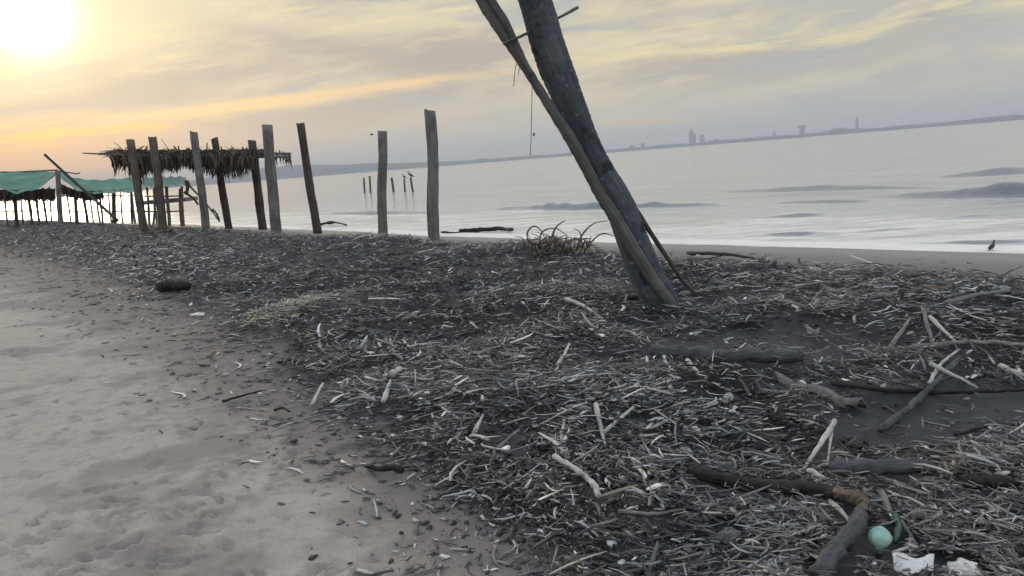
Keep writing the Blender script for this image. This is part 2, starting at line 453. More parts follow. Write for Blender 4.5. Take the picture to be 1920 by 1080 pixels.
for (x0, y0, a, asp, th, dp) in dents:
    m = (np.abs(X - x0) < .4) & (np.abs(Y - y0) < .4)
    if not m.any(): continue
    ax, ay = X[m] - x0, Y[m] - y0; ca, sa = math.cos(th), math.sin(th)
    qx, qy = (ax * ca + ay * sa) / (a * asp), (-ax * sa + ay * ca) / a
    q = np.sqrt(qx * qx + qy * qy) + .25 * (vn(X[m] * 22, Y[m] * 22, 61) - .5)
    Z[m] += dp * (-np.exp(-(q / .85) ** 6) * (1 + .5 * np.clip(qy, -1, 1)) + .22 * np.exp(-((q - 1.35) / .33) ** 2))
beach_me = grid_mesh('beach', X, Y, Z)
addattr(beach_me, 'damp', (sstep(ins, -620, 60)).ravel())
addattr(beach_me, 'wet', (sstep(s_, -.1, 1.9)).ravel())
addattr(beach_me, 'mud', np.clip(np.maximum(deb * .9, sstep(ins, -150, 120)) * (1 - sstep(s_, -.6, .6)), 0, 1).ravel())
tag(link('beach', beach_me, M['sand']), kind='structure')
del X, Y, Z, U, V

# ------------------------------------------------------------------ sea
rr = np.concatenate([6 * np.exp(np.arange(0, math.log(70 / 6), .0052)), 70 * np.exp(np.arange(.012, math.log(9000 / 70), .035)), [9500]])
X, Y = polar(40, .16, rr)
s_, l_ = shore_s(X, Y); RR = np.hypot(X, Y)
Z = np.full_like(X, WATER)
fade = 1 / (1 + (RR / 90) ** 2)
Z += fade * .10 * (fbm(s_ * .45, l_ * .10, 71, 3) - .5) * sstep(s_, 5, 14) + fade * .030 * (fbm(s_ * 1.8, l_ * .45, 75, 2) - .5) * sstep(s_, 4.5, 8)
s_e = seaward(s_, l_); foam_shade = .58 - sstep(s_, 5, 17) * .26
foam_shade = foam_shade - .32 * sstep(s_, 9, 16)
# (shore distance, along-shore start, end, height, width)
def along(u, v): p = on_z(u, v, WATER); a, b = shore_s(np.array([p[0]]), np.array([p[1]])); return a[0], b[0]
for (pa, pb, h, w) in (((1400, 386), (870, 396), .23, .6), ((2300, 366), (1690, 368), .36, .8), ((880, 398), (560, 404), .12, .6),
                       ((1740, 352), (1380, 360), .12, .9), ((1560, 441), (1420, 441), .06, .35), ((1900, 409), (1760, 411), .08, .4),
                       ((1640, 377), (1440, 381), .05, .5), ((1580, 402), (1420, 406), .05, .5), ((1960, 322), (1780, 330), .18, 1.4),
                       ((1700, 430), (1600, 436), .05, .3), ((2000, 455), (1700, 462), .05, .35)):
    sa, la = along(*pa); sb, lb = along(*pb)
    t = np.clip((l_ - la) / (lb - la), -1, 2); s0 = sa + (sb - sa) * t + .5 * (vn(l_ * .35, l_ * 0, 81) - .5)
    env = sstep(t, -.15, .45) * (1 - sstep(t, .5, 1.2)) * (.55 + .9 * fbm(l_ * .7, s_ * .8 + 2, 83, 3))
    q = (s_ - s0) / w
    shp = np.where(q < 0, np.exp(-(q / .42) ** 2), np.exp(-(q / 1.5) ** 2)) + .22 * (fbm(l_ * 1.5, s_ * 3, 88, 3) - .5) * np.exp(-(q / 1.2) ** 2)
    Z += h * env * shp * (.75 + .5 * vn(l_ * 2.2, s_ * 0, 84))
    foam_shade = foam_shade - env * 1.0 * np.exp(-((q + .15) / .6) ** 2) + env * .42 * np.exp(-((q + 1.15) / .35) ** 2)  # wave faces get painted shade, the water just shoreward gets foam
edge = np.exp(-((s_e - 4.15) / .28) ** 2); foam_shade = foam_shade + .8 * edge * (fbm(l_ * .7, s_ * .5, 89, 3) - .12)
foam_shade = foam_shade + .30 * (fbm(s_ * .9, l_ * .16, 66, 4) - .5) * sstep(s_, 4.5, 6) * fade
Z += .035 * np.exp(-((s_e - 4.35) / .22) ** 2) * (.4 + vn(l_ * .8, l_ * 0, 85))
sea_me = grid_mesh('sea', X, Y, Z); addattr(sea_me, 'foam_shade', np.clip(foam_shade, -.6, 1.2).ravel())
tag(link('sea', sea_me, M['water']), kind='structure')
del X, Y, Z

# ------------------------------------------------------------------ far shore and its towers
def hor(u, up=0.0):                     # direction at image column u on the horizon, raised 'up' px
    v = 300 - (u - 960) * .0799 - up; return ray(u, v)
FD = 4200.0
us = np.linspace(180, 2500, 420); vv = []; fs = []
hp = 4 + 2.2 * fbm(us * .02, us * 0, 91, 3) + 1.2 * vn(us * .25, us * 0, 92)
hp = hp + 15 * np.exp(-((us - 520) / 130) ** 2) + 7 * np.exp(-((us - 690) / 130) ** 2) + 2.5 * np.exp(-((us - 905) / 9) ** 2)
hp = hp + 2 * np.exp(-((us - 1345) / 12) ** 2) + 3 * np.exp(-((us - 1870) / 60) ** 2) + 2.0 * np.exp(-((us - 1572) / 40) ** 2)
hp = hp * sstep(us, 190, 330) + .2
for i, u in enumerate(us):
    d = hor(u); d = d / math.hypot(d[0], d[1]); h = hp[i] * FD / F
    for k, (q, zz) in enumerate(((0, WATER - .3), (3, h * .35), (25, h * .8), (120, h), (500, h * .9), (900, WATER - .5))):
        vv.append((d[0] * (FD + q), d[1] * (FD + q), zz))
n = len(us); idx = np.arange(n * 6).reshape(n, 6)
q = np.stack([idx[:-1, :-1], idx[1:, :-1], idx[1:, 1:], idx[:-1, 1:]], -1).reshape(-1, 4)
tag(link('far_shore', np_mesh('far_shore', vv, q), M['land'], smooth_=False), kind='structure')
def tower(u, px_w, px_h, label, shape='slab', name='tower_block'):
    d = hor(u); d = d / math.hypot(d[0], d[1]); D = FD + 60; k = D / F; w = px_w * k / 2; h = px_h * k
    x, y = d[0] * D, d[1] * D; a = -math.atan2(d[0], d[1]); mb = MB()
    if shape == 'slab': mb.box((x, y, h / 2), (w, w * .7, h / 2), a).box((x, y, h + 1), (w * .4, w * .3, 1.2), a)
    elif shape == 'step':
        mb.box((x, y, h * .35), (w, w * .7, h * .35), a).box((x - w * .25, y, h * .7 + h * .1), (w * .55, w * .5, h * .1), a).box((x - w * .3, y, h * .95), (w * .22, w * .25, h * .06), a)
    elif shape == 'top':
        mb.box((x, y, h * .38), (w * .72, w * .5, h * .38), a).box((x, y, h * .86), (w, w * .7, h * .10), a)
    elif shape == 'needle':
        mb.box((x, y, h * .4), (w, w, h * .4), a).box((x, y, h * .88), (w * .7, w * .7, h * .08), a).box((x, y, h), (w * .2, w * .2, h * .05), a)
    tag(mb.build(name, M['tower'], smooth_=False, origin=(x, y, 0)), label, 'tower')
tower(905, 7, 9, 'tiny hazy block alone on the far shore left of the leaning trunk', 'step')
tower(1187, 12, 10, 'low wide hazy block just right of the leaning trunk on far shore', 'step')
tower(1206, 6, 12, 'small slim hazy block beside the low wide one near the trunk', 'slab')
tower(1299, 12, 31, 'tallest stepped grey blue tower of the far skyline cluster', 'step')
tower(1317, 9, 17, 'squat tower right beside the tallest stepped tower on the far shore', 'slab')
tower(1345, 10, 10, 'low hazy block standing right of the tall stepped tower pair', 'step')
tower(1452, 5, 13, 'very small thin block midway along the far shore skyline', 'slab')
tower(1504, 13, 21, 'broad tower with wider top storeys on the far shore', 'top')
tower(1573, 24, 10, 'long low hotel block left of the thin chimney tower', 'slab')
tower(1607, 5, 27, 'thin isolated needle like tower at right end of skyline', 'needle')

# ------------------------------------------------------------------ upright posts
def post(u0, v0, u1, v1, wpx, m, name='wooden_post', label=None, cat='post', group=None, parent=None, z=-.05, base=None, seed=0, sink=.35, wob=.006):
    b = on_z(u1, v1, z) if base is None else at(u1, v1, base)
    t = at(u0, v0, b[1]); n = 14; pts = []; r = wpx * b[1] / F / 2; rr_ = np.random.default_rng(seed + 5)
    bot = b + (b - t) / np.linalg.norm(b - t) * sink
    for i in range(n):
        q = i / (n - 1); p = bot + (t - bot) * q
        p = p + np.array([math.sin(q * 5 + seed), math.cos(q * 4 + seed * 2), 0]) * wob * 3 * math.sin(math.pi * q); pts.append(p)
    mb = MB().tube(pts, [r * (1.06 - .1 * i / n) for i in range(n)], 14, .08, 1, seed, lumps=.03)
    ax_ = Vector((t - b)).normalized(); sl_ = rr_.uniform(-.3, .3)       # sawn or broken top, never quite square
    for j in range(14): mb.v[-14 + j] = mb.v[-14 + j] + ax_ * (r * (sl_ * math.cos(j * .45) + .22 * rr_.uniform(-1, 1)))
    o = mb.build(name, m, parent, origin=b)
    if label: tag(o, label, cat, group)
    return o, b, t
G = 'row of weathered posts standing along the beach crest'
post(501, 235, 518, 437, 19, M['post'], label='thick grey post in front of the thatched roof end, base nearest the litter', group=G, seed=1)
post(563, 231, 594, 427, 15, M['dark_post'], label='dark slim post leaning left just right of the thatched roof', group=G, seed=2)
post(717, 246, 718, 432, 17, M['post'], label='upright grey post seen against open sea, shorter than the post right of it', group=G, seed=3, wob=.010)
post(806, 208, 815, 440, 21, M['post'], label='tallest grey post standing alone nearest the leaning trunk', group=G, seed=4, wob=.014)

def strips(N, P, D, L, W, flat, bend, tone, rings=4):
    """N little rods or blades as one mesh: centre, direction, length, radius, flatness, bend"""
    D = D / np.linalg.norm(D, axis=1, keepdims=True)
    up = np.tile([0, 0, 1.0], (N, 1)); up[np.abs(D[:, 2]) > .85] = [0, 1, 0]
    A = np.cross(D, up); A /= np.linalg.norm(A, axis=1, keepdims=True); B = np.cross(A, D)
    tp = {4: [.75, 1.0, .9, .35], 3: [.8, 1, .5]}[rings]
    out = np.zeros((N, rings, 3, 3))
    for k in range(rings):
        t = k / (rings - 1) - .5
        c_ = P + D * (L * t)[:, None] + bend * ((t * t - .1) * L)[:, None]
        for j in range(3):
            a = 2 * math.pi * j / 3
            out[:, k, j] = c_ + A * (math.cos(a) * W * tp[k])[:, None] + B * (math.sin(a) * W * tp[k] * flat)[:, None]
    nv = rings * 3; base = (np.arange(N) * nv)[:, None]
    q = []
    for k in range(rings - 1):
        for j in range(3): q.append([k * 3 + j, k * 3 + (j + 1) % 3, (k + 1) * 3 + (j + 1) % 3, (k + 1) * 3 + j])
    Q = (base[:, :, None] + np.array(q)[None]).reshape(-1, 4)
    T = (base[:, :, None] + np.array([[0, 2, 1], [nv - 3, nv - 2, nv - 1]])[None]).reshape(-1, 3)
    return out.reshape(-1, 3), Q, T, np.repeat(tone, nv)
def strip_obj(name, args, m, parent=None, origin=(0, 0, 0)):
    v, q, t, tone = strips(*args); me = np_mesh(name, v - np.array(origin), q, t); addattr(me, 'tone', tone)
    return link(name, me, m, parent, True, Vector(origin))

# ------------------------------------------------------------------ palapa: ragged thatched shade on posts
pb = on_z(384, 418, -.05)
pal = empty('thatched_shelter', (pb[0], pb[1], g1(pb[0], pb[1])), 'ragged flat thatched palm shelter on five brown posts at the beach crest', 'shelter')
for i, (a, b_, c_, d, w, mm) in enumerate(((244, 262, 267, 408, 14, 'brown_post'), (286, 257, 304, 410, 15, 'brown_post'), (363, 247, 384, 412, 14, 'post'))):
    post(a, b_, c_, d, w, M[mm], name='post', parent=pal, seed=10 + i, base=28.5, sink=1.0)
for i, (a, b_, c_, d, w) in enumerate(((402, 259, 428, 422, 13), (472, 264, 493, 427, 15))):
    post(a, b_, c_, d, w, M['dark_post'], name='post', parent=pal, seed=15 + i, base=30.5, sink=1.0)
FY, BYY = 28.9, 31.0
def roofpt(u, f):                       # f 0 front .. 1 back
    vf = np.interp(u, [150, 205, 545], [288, 292, 291]); a = at(u, vf, FY); b_ = at(u, vf - 6, BYY); return a + (b_ - a) * f
for f in (0.02, .98):
    pts = [roofpt(u, f) - np.array([0, 0, .06]) for u in (205, 300, 400, 500, 545)]
    MB().tube(catmull(pts), [.045] * 25, 8, .1, seed=3).build('beam', M['post'], pal)
MB().tube([at(155, 287, 28.8), at(230, 291, 28.8), at(300, 293, 28.8)], [.02, .04, .05], 8, .1).build('beam', M['bamboo'], pal)
for u in (215, 262, 300, 345, 395, 440, 485):
    MB().tube([roofpt(u, -.08), roofpt(u, .5), roofpt(u, 1.05)], [.03] * 3, 6, .1).build('rafter', M['bamboo'], pal)
N = 1500
u = rng.uniform(207, 492, N); f = rng.uniform(0, 1, N)
P = np.array([roofpt(a, b_) for a, b_ in zip(u, f)]) + rng.normal(0, .035, (N, 3)) + [0, 0, .03]
D = np.stack([rng.normal(0, .7, N), rng.normal(0, 1, N), rng.normal(-.04, .05, N)], -1)
parts = [(P, D, rng.uniform(.4, 1.1, N), rng.uniform(.02, .05, N))]
N2 = 1500                               # fringe hanging off the front edge and through the roof
u = np.concatenate([rng.uniform(207, 480, N2 - 80), rng.uniform(500, 545, 80)])
dens = np.interp(u, [205, 230, 255, 280, 320, 345, 380, 440, 470, 500, 545], [.8, .8, 1.3, .7, .75, .55, .85, 1.0, .65, .35, .6])
L = dens * rng.uniform(.35, .95, N2)
keep = rng.random(N2) < np.interp(u, [205, 240, 260, 480, 500], [.35, .5, 1, 1, .5])
f = np.where(rng.random(N2) < .6, rng.normal(0, .06, N2), rng.uniform(0, 1, N2))
P2 = np.array([roofpt(a, b_) for a, b_ in zip(u, f)]); P2[:, 2] -= L * .5 - .03
P2 += rng.normal(0, .03, (N2, 3))
D2 = np.stack([rng.normal(-.05, .16, N2), rng.normal(0, .15, N2), -np.ones(N2)], -1)
P, D, L, W = (np.concatenate([a, b_]) for a, b_ in ((parts[0][0], P2[keep]), (parts[0][1], D2[keep]), (parts[0][2], L[keep]), (parts[0][3], rng.uniform(.012, .035, keep.sum()))))
N = len(P)
strip_obj('thatch', (N, P, D, L, W, np.full(N, .3), rng.normal(0, .25, (N, 3)), rng.random(N)), M['thatch'], pal)

# ------------------------------------------------------------------ tarp canopies further along
def tarp(name, front, back, Yf, Yb, m, parent, sag=.12, nu=36, nf=8):
    front = np.array(front, float); back = np.array(back, float); v = []
    us = np.linspace(front[0, 0], front[-1, 0], nu)
    for i, u in enumerate(us):
        q = (u - us[0]) / (us[-1] - us[0]); ub = back[0, 0] + q * (back[-1, 0] - back[0, 0])
        a = at(u, np.interp(u, front[:, 0], front[:, 1]), Yf); b_ = at(ub, np.interp(ub, back[:, 0], back[:, 1]), Yb)
        for k in range(nf):
            t = k / (nf - 1); p = a + (b_ - a) * t
            p[2] -= sag * math.sin(math.pi * t) + .04 * math.sin(i * .9 + k * 1.3); v.append(p)
    i = np.arange(nu * nf).reshape(nu, nf)
    qd = np.stack([i[:-1, :-1], i[1:, :-1], i[1:, 1:], i[:-1, 1:]], -1).reshape(-1, 4)
    return link(name, np_mesh(name, v, qd), m, parent)
def fringe(u0, u1, vfun, Yd, N, parent, Lr, name='thatch'):
    u = rng.uniform(u0, u1, N); L = rng.uniform(*Lr, N)
    P = np.array([at(a, vfun(a), Yd + b_) for a, b_ in zip(u, rng.uniform(0, 2.5, N))]); P[:, 2] -= L * .5
    D = np.stack([rng.normal(0, .2, N), rng.normal(0, .2, N), -np.ones(N)], -1)
    return strip_obj(name, (N, P, D, L, rng.uniform(.03, .06, N), np.full(N, .3), rng.normal(0, .2, (N, 3)), rng.random(N)), M['thatch'], parent)
def stake(u0, v0, u1, v1, w, Yd, parent=None, m='brown_post', name='leg', seed=0):
    return post(u0, v0, u1, v1, w, M[m], name=name, parent=parent, base=Yd, seed=seed, sink=1.2, wob=.01)[0]
def at_ground(u, v, Yd): p = at(u, v, Yd); return (p[0], p[1], g1(p[0], p[1]))
c1 = empty('shade_canopy', at_ground(30, 410, 44), 'leftmost pale green tarp canopy sagging between poles, its edge cut by the frame', 'canopy', 'tarp canopies by the water')
tarp('tarp', [(-110, 344), (-60, 352), (-20, 346), (0, 354), (30, 363), (62, 357), (85, 346), (104, 325)], [(-110, 322), (-40, 323), (60, 322), (106, 321)], 44, 49, M['tarp'], c1)
fringe(-110, 100, lambda u: 356 - .02 * abs(u), 44.5, 1100, c1, (.28, .75))
for i, (a, b_, w) in enumerate(((-95, -90, 5), (-50, -42, 4), (-12, -6, 4), (22, 30, 4), (50, 58, 5), (80, 86, 4))):
    stake(a, 352, b_, 411, w, 45.5, c1, seed=20 + i)
for i, a in enumerate((-70, -28, 8, 38, 68, 92)): stake(a, 350, a + 5, 408, 3, 49, c1, 'bamboo', seed=30 + i)
MB().tube([at(-120, 321, 49), at(20, 323, 49), at(108, 319, 49)], [.05] * 3, 6).build('ridge_pole', M['bamboo'], c1)
c2 = empty('shade_canopy', at_ground(180, 412, 44), 'green tarp canopy with peaked left corner right behind the slanting pole', 'canopy', 'tarp canopies by the water')
tarp('tarp', [(108, 322), (118, 338), (140, 354), (160, 361), (190, 363), (235, 361), (262, 361)], [(106, 320), (140, 334), (180, 338), (235, 334), (262, 333)], 43, 48, M['tarp'], c2)
fringe(108, 192, lambda u: 342 + min(16, (u - 108) * .5), 43.6, 420, c2, (.25, .6))
stake(108, 322, 114, 412, 9, 42.8, c2, 'post', seed=40)
for i, (a, b_, w) in enumerate(((139, 146, 5), (152, 164, 5), (186, 191, 4), (216, 216, 4), (226, 230, 3), (245, 248, 4))):
    stake(a, 356, b_, 413, w, 44.2, c2, 'dark_post' if i % 2 else 'brown_post', seed=41 + i)
for i, a in enumerate((125, 168, 202, 255)): stake(a, 350, a + 6, 409, 3, 48, c2, 'bamboo', seed=50 + i)
MB().tube([at(104, 320, 45), at(145, 326, 45), at(150, 324, 45)], [.04] * 3, 6).build('ridge_pole', M['bamboo'], c2)
c3 = empty('shade_canopy', at_ground(310, 414, 37), 'greyish tarp canopy with low deck seen below the thatched shelter', 'canopy', 'tarp canopies by the water')
tarp('tarp', [(268, 350), (300, 351), (330, 349), (350, 345)], [(268, 333), (300, 332), (348, 331)], 37, 41, M['greytarp'], c3)
MB().box(tuple(at(320, 376, 38.5)), (1.0, .8, .09)).build('deck', M['post'], c3, False)
for i, (a, b_, w) in enumerate(((275, 281, 4), (290, 288, 4), (312, 316, 6), (341, 343, 5))):
    stake(a, 350, b_, 416, w, 37.4, c3, 'brown_post', seed=60 + i)
_o, b_, t_ = post(84, 290, 168, 366, 5, M['dark_post'], name='slanting_pole', base=42, sink=1.9, seed=70)
tag(_o, 'thin dark pole slanting down across the green tarp canopies', 'pole')
for i, (a, va, b_, vb, w, lb) in enumerate(((350, 338, 350, 362, 9, 'dark ragged bundle hanging behind the grey front post of the shelter'),
                                       (352, 345, 412, 416, 4, 'thin pale cane propped slanting behind the shelter toward the sand'),
                                       (345, 360, 372, 384, 5, 'short dark stick slanting beneath the ragged hanging bundle'),
                                       (398, 392, 412, 416, 4, 'short forked stick standing in the sand between the shelter posts'))):
    p0, p1 = at(a, va, 34), at(b_, vb, 34); pts = catmull([p0, (p0 + p1) / 2 + [.05, 0, .04], p1], 5)
    o = MB().tube(pts, [w * 34 / F / 2 * (1 - .35 * k / 10) for k in range(11)], 7, .25, seed=80 + i, lumps=.2).build('branch' if i else 'palm_bundle', M['dark_post' if i != 1 else 'bamboo'], origin=p1)
    tag(o, lb, 'branch' if i else 'palm bundle')

for c_, (ua, ub), Yq, nn in ((c1, (-100, 100), 46.5, 4), (c2, (116, 260), 45.5, 4), (c3, (272, 345), 38.5, 2)):
    for k in range(nn):
        u0 = ua + (ub - ua) * (k + rng.uniform(.2, .8)) / nn
        stake(u0, 354, u0 + rng.uniform(-2, 9), 412, rng.uniform(3, 5), Yq + rng.uniform(-1, 1.5), c_, 'brown_post' if k % 3 else 'post', seed=100 + k)
    for vq in (368, 396):
        MB().tube([at(ua, vq, Yq), at((ua + ub) / 2, vq + rng.uniform(-2, 2), Yq), at(ub, vq - 1, Yq)], [.035] * 3, 6, .1).build('rail', M['brown_post'], c_)
# ------------------------------------------------------------------ stakes out in the water, birds
def bird(base, h, heading, label, pose='perch', cat='bird'):
    """one continuous body: tail, deep body, neck, head; beak and legs as parts"""
    bx, by, bz = base; k = h; ca, sa = math.cos(heading), math.sin(heading)
    def T(x, z, y=0): return (bx + (x * ca - y * sa) * k, by + (x * sa + y * ca) * k, bz + z * k)
    root = empty('bird', base, label, cat)
    if pose == 'perch':
        body = [T(-.55, .10), T(-.38, .20), T(-.12, .36), (T(.10, .50)), T(.22, .66), T(.24, .82), T(.28, .94), T(.38, .97)]
        rad = [.03, .10, .19, .18, .10, .06, .08, .04]
        beak = ([T(.36, .96), T(.55, .86), T(.74, .74)], [.045, .035, .01]); legs = True
    else:
        body = [T(-.6, .0), T(-.3, .03), T(0, .05), T(.25, .08), T(.42, .12), T(.52, .12)]; rad = [.02, .1, .15, .11, .07, .03]
        beak = ([T(.5, .12), T(.62, .10), T(.7, .09)], [.03, .02, .008]); legs = False
    MB().tube(catmull(body, 3), list(np.interp(np.linspace(0, 1, 3 * (len(body) - 1) + 1), np.linspace(0, 1, len(rad)), np.array(rad) * k)), 10, .02).build('body', M['bird'], root)
    MB().tube(beak[0], [r * k for r in beak[1]], 6).build('beak', M['beak'], root)
    for sgn in (-1, 1):
        if legs:
            MB().tube([T(-.02, .30, sgn * .07), T(-.04, .12, sgn * .08), T(0, -.02, sgn * .08)], [.03 * k, .018 * k, .018 * k], 6).build('leg', M['beak'], root)
            MB().tube([T(-.40, .24, sgn * .15), T(-.1, .38, sgn * .19), T(.12, .48, sgn * .15)], [.03 * k, .10 * k, .07 * k], 8, flat=.6).build('wing', M['bird'], root)
        else:
            MB().tube([T(0, .06, 0), T(.1, .35, sgn * .55), T(-.1, .28, sgn * 1.15)], [.14 * k, .12 * k, .02 * k], 8, flat=.15).build('wing', M['bird'], root)
GS = 'thin stakes standing in the sea'
for i, (a, v0, b_, v1, w, lb) in enumerate(((682, 333, 684, 361, 3.5, 'leftmost thin stake standing in the sea, pale and bare'),
        (693, 331, 695, 361, 3.5, 'second thin stake in the sea with small crossbar on top'),
        (734, 333, 738, 359, 4.5, 'thicker bare stake in the sea just right of the upright grey post'),
        (758, 335, 759, 360, 3.5, 'thin sea stake carrying the smaller perched bird'),
        (770, 333, 774, 360, 4, 'rightmost sea stake carrying the larger perched bird'))):
    o, bb, tt = post(a, v0, b_, v1, w, M['brown_post'], name='sea_stake', label=lb, cat='stake', group=GS, z=WATER, seed=90 + i, sink=.8, wob=.004)
    if i == 1:
        c_ = MB().tube([tt + [-.18, 0, -.02], tt + [.2, 0, .02]], [.03, .03], 6).build('crossbar', M['brown_post'], None)
        c_.parent = o; c_.matrix_parent_inverse = Matrix.Translation(o.location).inverted()
    if i == 3: bird(tuple(tt), .42, 2.6, 'smaller dark seabird perched on the sea stake left of the larger one')
    if i == 4: bird(tuple(tt), .56, 2.9, 'larger dark seabird perched on the rightmost sea stake')
p = on_z(1860, 470, -.5); bird((p[0], p[1], -.5), .17, .5, 'small dark shorebird standing in the shallows at far right')
bird(tuple(at(697, 253, 45)), .22, 3.0, 'tiny dark bird flying left of the upright grey post', 'fly')

# ------------------------------------------------------------------ the leaning trunk with canes lashed to it
TY0 = 7.35
tb = hit(1240, 588); TY0 = tb[1]
lt = empty('leaning_trunk', (tb[0], tb[1], tb[2]), 'big grey palm trunk post leaning left out of the litter with canes lashed along it', 'trunk')
def scar(t, ln):
    a = lambda v: np.array([v])
    w = float(fbm(a(t * 1.6 + 9), a(ln * 1.3), 5, 3)[0]) - .5
    q = (ln + .03 * math.sin(t * 1 + ln * 2) + .02 * w) / .085; q -= math.floor(q)
    ring = -.003 * math.exp(-((q - .5) / .10) ** 2)
    split = -.014 * max(0, float(vn(a(t * 5.5), a(ln * .9), 3)[0]) - .62) / .38
    return .035 * w + ring + split
def tube_px(pts, Yf, name, m, parent, sides=14, rough=.04, lumps=.03, seed=0, n=6, origin=None, disp=None):
    """pts: (u, v, width px); Yf depth"""
    P = catmull([at(a, b_, Yf(b_) if callable(Yf) else Yf) for a, b_, w in pts], n)
    dd = [Yf(b_) if callable(Yf) else Yf for a, b_, w in pts]
    wr = np.interp(np.linspace(0, 1, len(P)), np.linspace(0, 1, len(pts)), [w * y_ / F / 2 for (a, b_, w), y_ in zip(pts, dd)])
    return MB().tube(P, list(wr), sides, rough, 1, seed, lumps=lumps, disp=disp).build(name, m, parent, origin=origin)
tube_px([(905, -290, 50), (950, -140, 52), (1003, 0, 56), (1022, 65, 58), (1044, 130, 60), (1071, 200, 54), (1095, 260, 52), (1118, 310, 54), (1147, 360, 56),
         (1167, 400, 58), (1190, 460, 58), (1212, 515, 62), (1234, 560, 68), (1244, 595, 76), (1250, 625, 80)], TY0, 'trunk', M['trunk'], lt, 44, .025, .0, 1, 26, disp=scar)
ycane = lambda v: TY0 - .17 - .03 * (v < 300)
tube_px([(840, -140, 22), (898, -10, 20), (935, 50, 22), (968, 100, 18), (1000, 150, 17), (1034, 205, 18), (1068, 258, 22), (1098, 312, 21), (1124, 362, 22), (1156, 412, 24), (1188, 465, 23), (1222, 520, 22),
         (1252, 562, 22), (1268, 592, 24), (1275, 606, 24)], ycane, 'cane', M['bamboo'], lt, 16, .06, .05, 3, 14)
tube_px([(868, -140, 14), (918, -10, 14), (948, 42, 14), (972, 92, 12), (996, 140, 8)], lambda v: TY0 - .24, 'cane', M['bamboo'], lt, 10, .05, .05, 4)
tube_px([(1140, 318, 7), (1178, 372, 9), (1212, 424, 10), (1250, 482, 8), (1283, 530, 8), (1306, 553, 7)], lambda v: TY0 + .12, 'brace_pole', M['dark_post'], lt, 8, .08, .05, 5)
tube_px([(1083, 14, 6), (1046, 34, 5), (1003, 55, 5), (972, 70, 5), (943, 82, 6)], lambda v: TY0 + (.22 if v < 20 else (.0 if v < 60 else -.27)), 'cross_stick', M['bamboo'], lt, 7, .1, .05, 6)
for k, (pts) in enumerate((((965, 84), (970, 108), (966, 130), (963, 162)), ((962, 82), (974, 112), (972, 140)), ((998, 150), (997, 200), (996, 250), (994, 292)))):
    MB().tube(catmull([at(a, b_, TY0 - .2) for a, b_ in pts], 6), [.0035] * (6 * (len(pts) - 1) + 1), 5, .2, seed=k).build('cord', M['string'], lt)
bp = at(1001, 253, TY0 - .2)
MB().tube([bp + [0, 0, .02], bp + [0, 0, .01], bp, bp - [0, 0, .012]], [.003, .009, .010, .004], 8).build('cord_knot', M['string'], lt)

# ------------------------------------------------------------------ named driftwood
KEEP = []
def drift(name, label, cat, pts, wpx, m, lift=0.3, sides=9, seed=0, group=None, tip=.55, lumps=.12, forks=()):
    P = [hit(a, b_) for a, b_ in [q[:2] for q in pts]]
    dist = [np.linalg.norm(p - EYE) for p in P]; rad = [wpx * d / F / 2 for d in dist]
    P = [p + np.array([0, 0, rad[i] * lift * 2 + .022 + (pts[i][2] if len(pts[i]) > 2 else 0)]) for i, p in enumerate(P)]
    org = P[0].copy(); Q = catmull(P, 7) if len(P) > 2 else [P[0] + (P[1] - P[0]) * t for t in np.linspace(0, 1, 7)]
    r_ = np.random.default_rng(seed); n = len(Q)
    Q = [q + np.concatenate([r_.normal(0, rad[0] * .10, 2), [r_.normal(0, rad[0] * .1)]]) for q in Q]
    rr_ = [rad[0] * (1 - (1 - tip) * i / (n - 1)) for i in range(n)]; rr_[0] *= .9; rr_[-1] *= .8
    KEEP.extend((q[0], q[1], a) for q, a in zip(Q, rr_))
    o = MB().tube(Q, rr_, sides, .13, 1, seed, lumps=lumps).build(name, M[m], origin=org)
    tag(o, label, cat, group)
    if name == 'driftwood_branch' and label.startswith('dark curved'):
        k0 = int(n * .62); pe = MB().tube(Q[k0:], [q * 1.04 for q in rr_[k0:]], sides, .05, 1, seed, lumps=.0).build('peeled_end', M['brownwood'], None, origin=Q[k0])
        tag(pe, 'tan brown peeled end of the branch'); pe.parent = o; pe.matrix_parent_inverse = Matrix.Translation(o.location).inverted()
    for fk in forks:
        c_ = drift('side_twig', None, None, fk, wpx * .6, m, lift + .4, 7, seed + 1)
        c_.parent = o; c_.matrix_parent_inverse = Matrix.Translation(o.location).inverted()
    return o
sd_ = 200
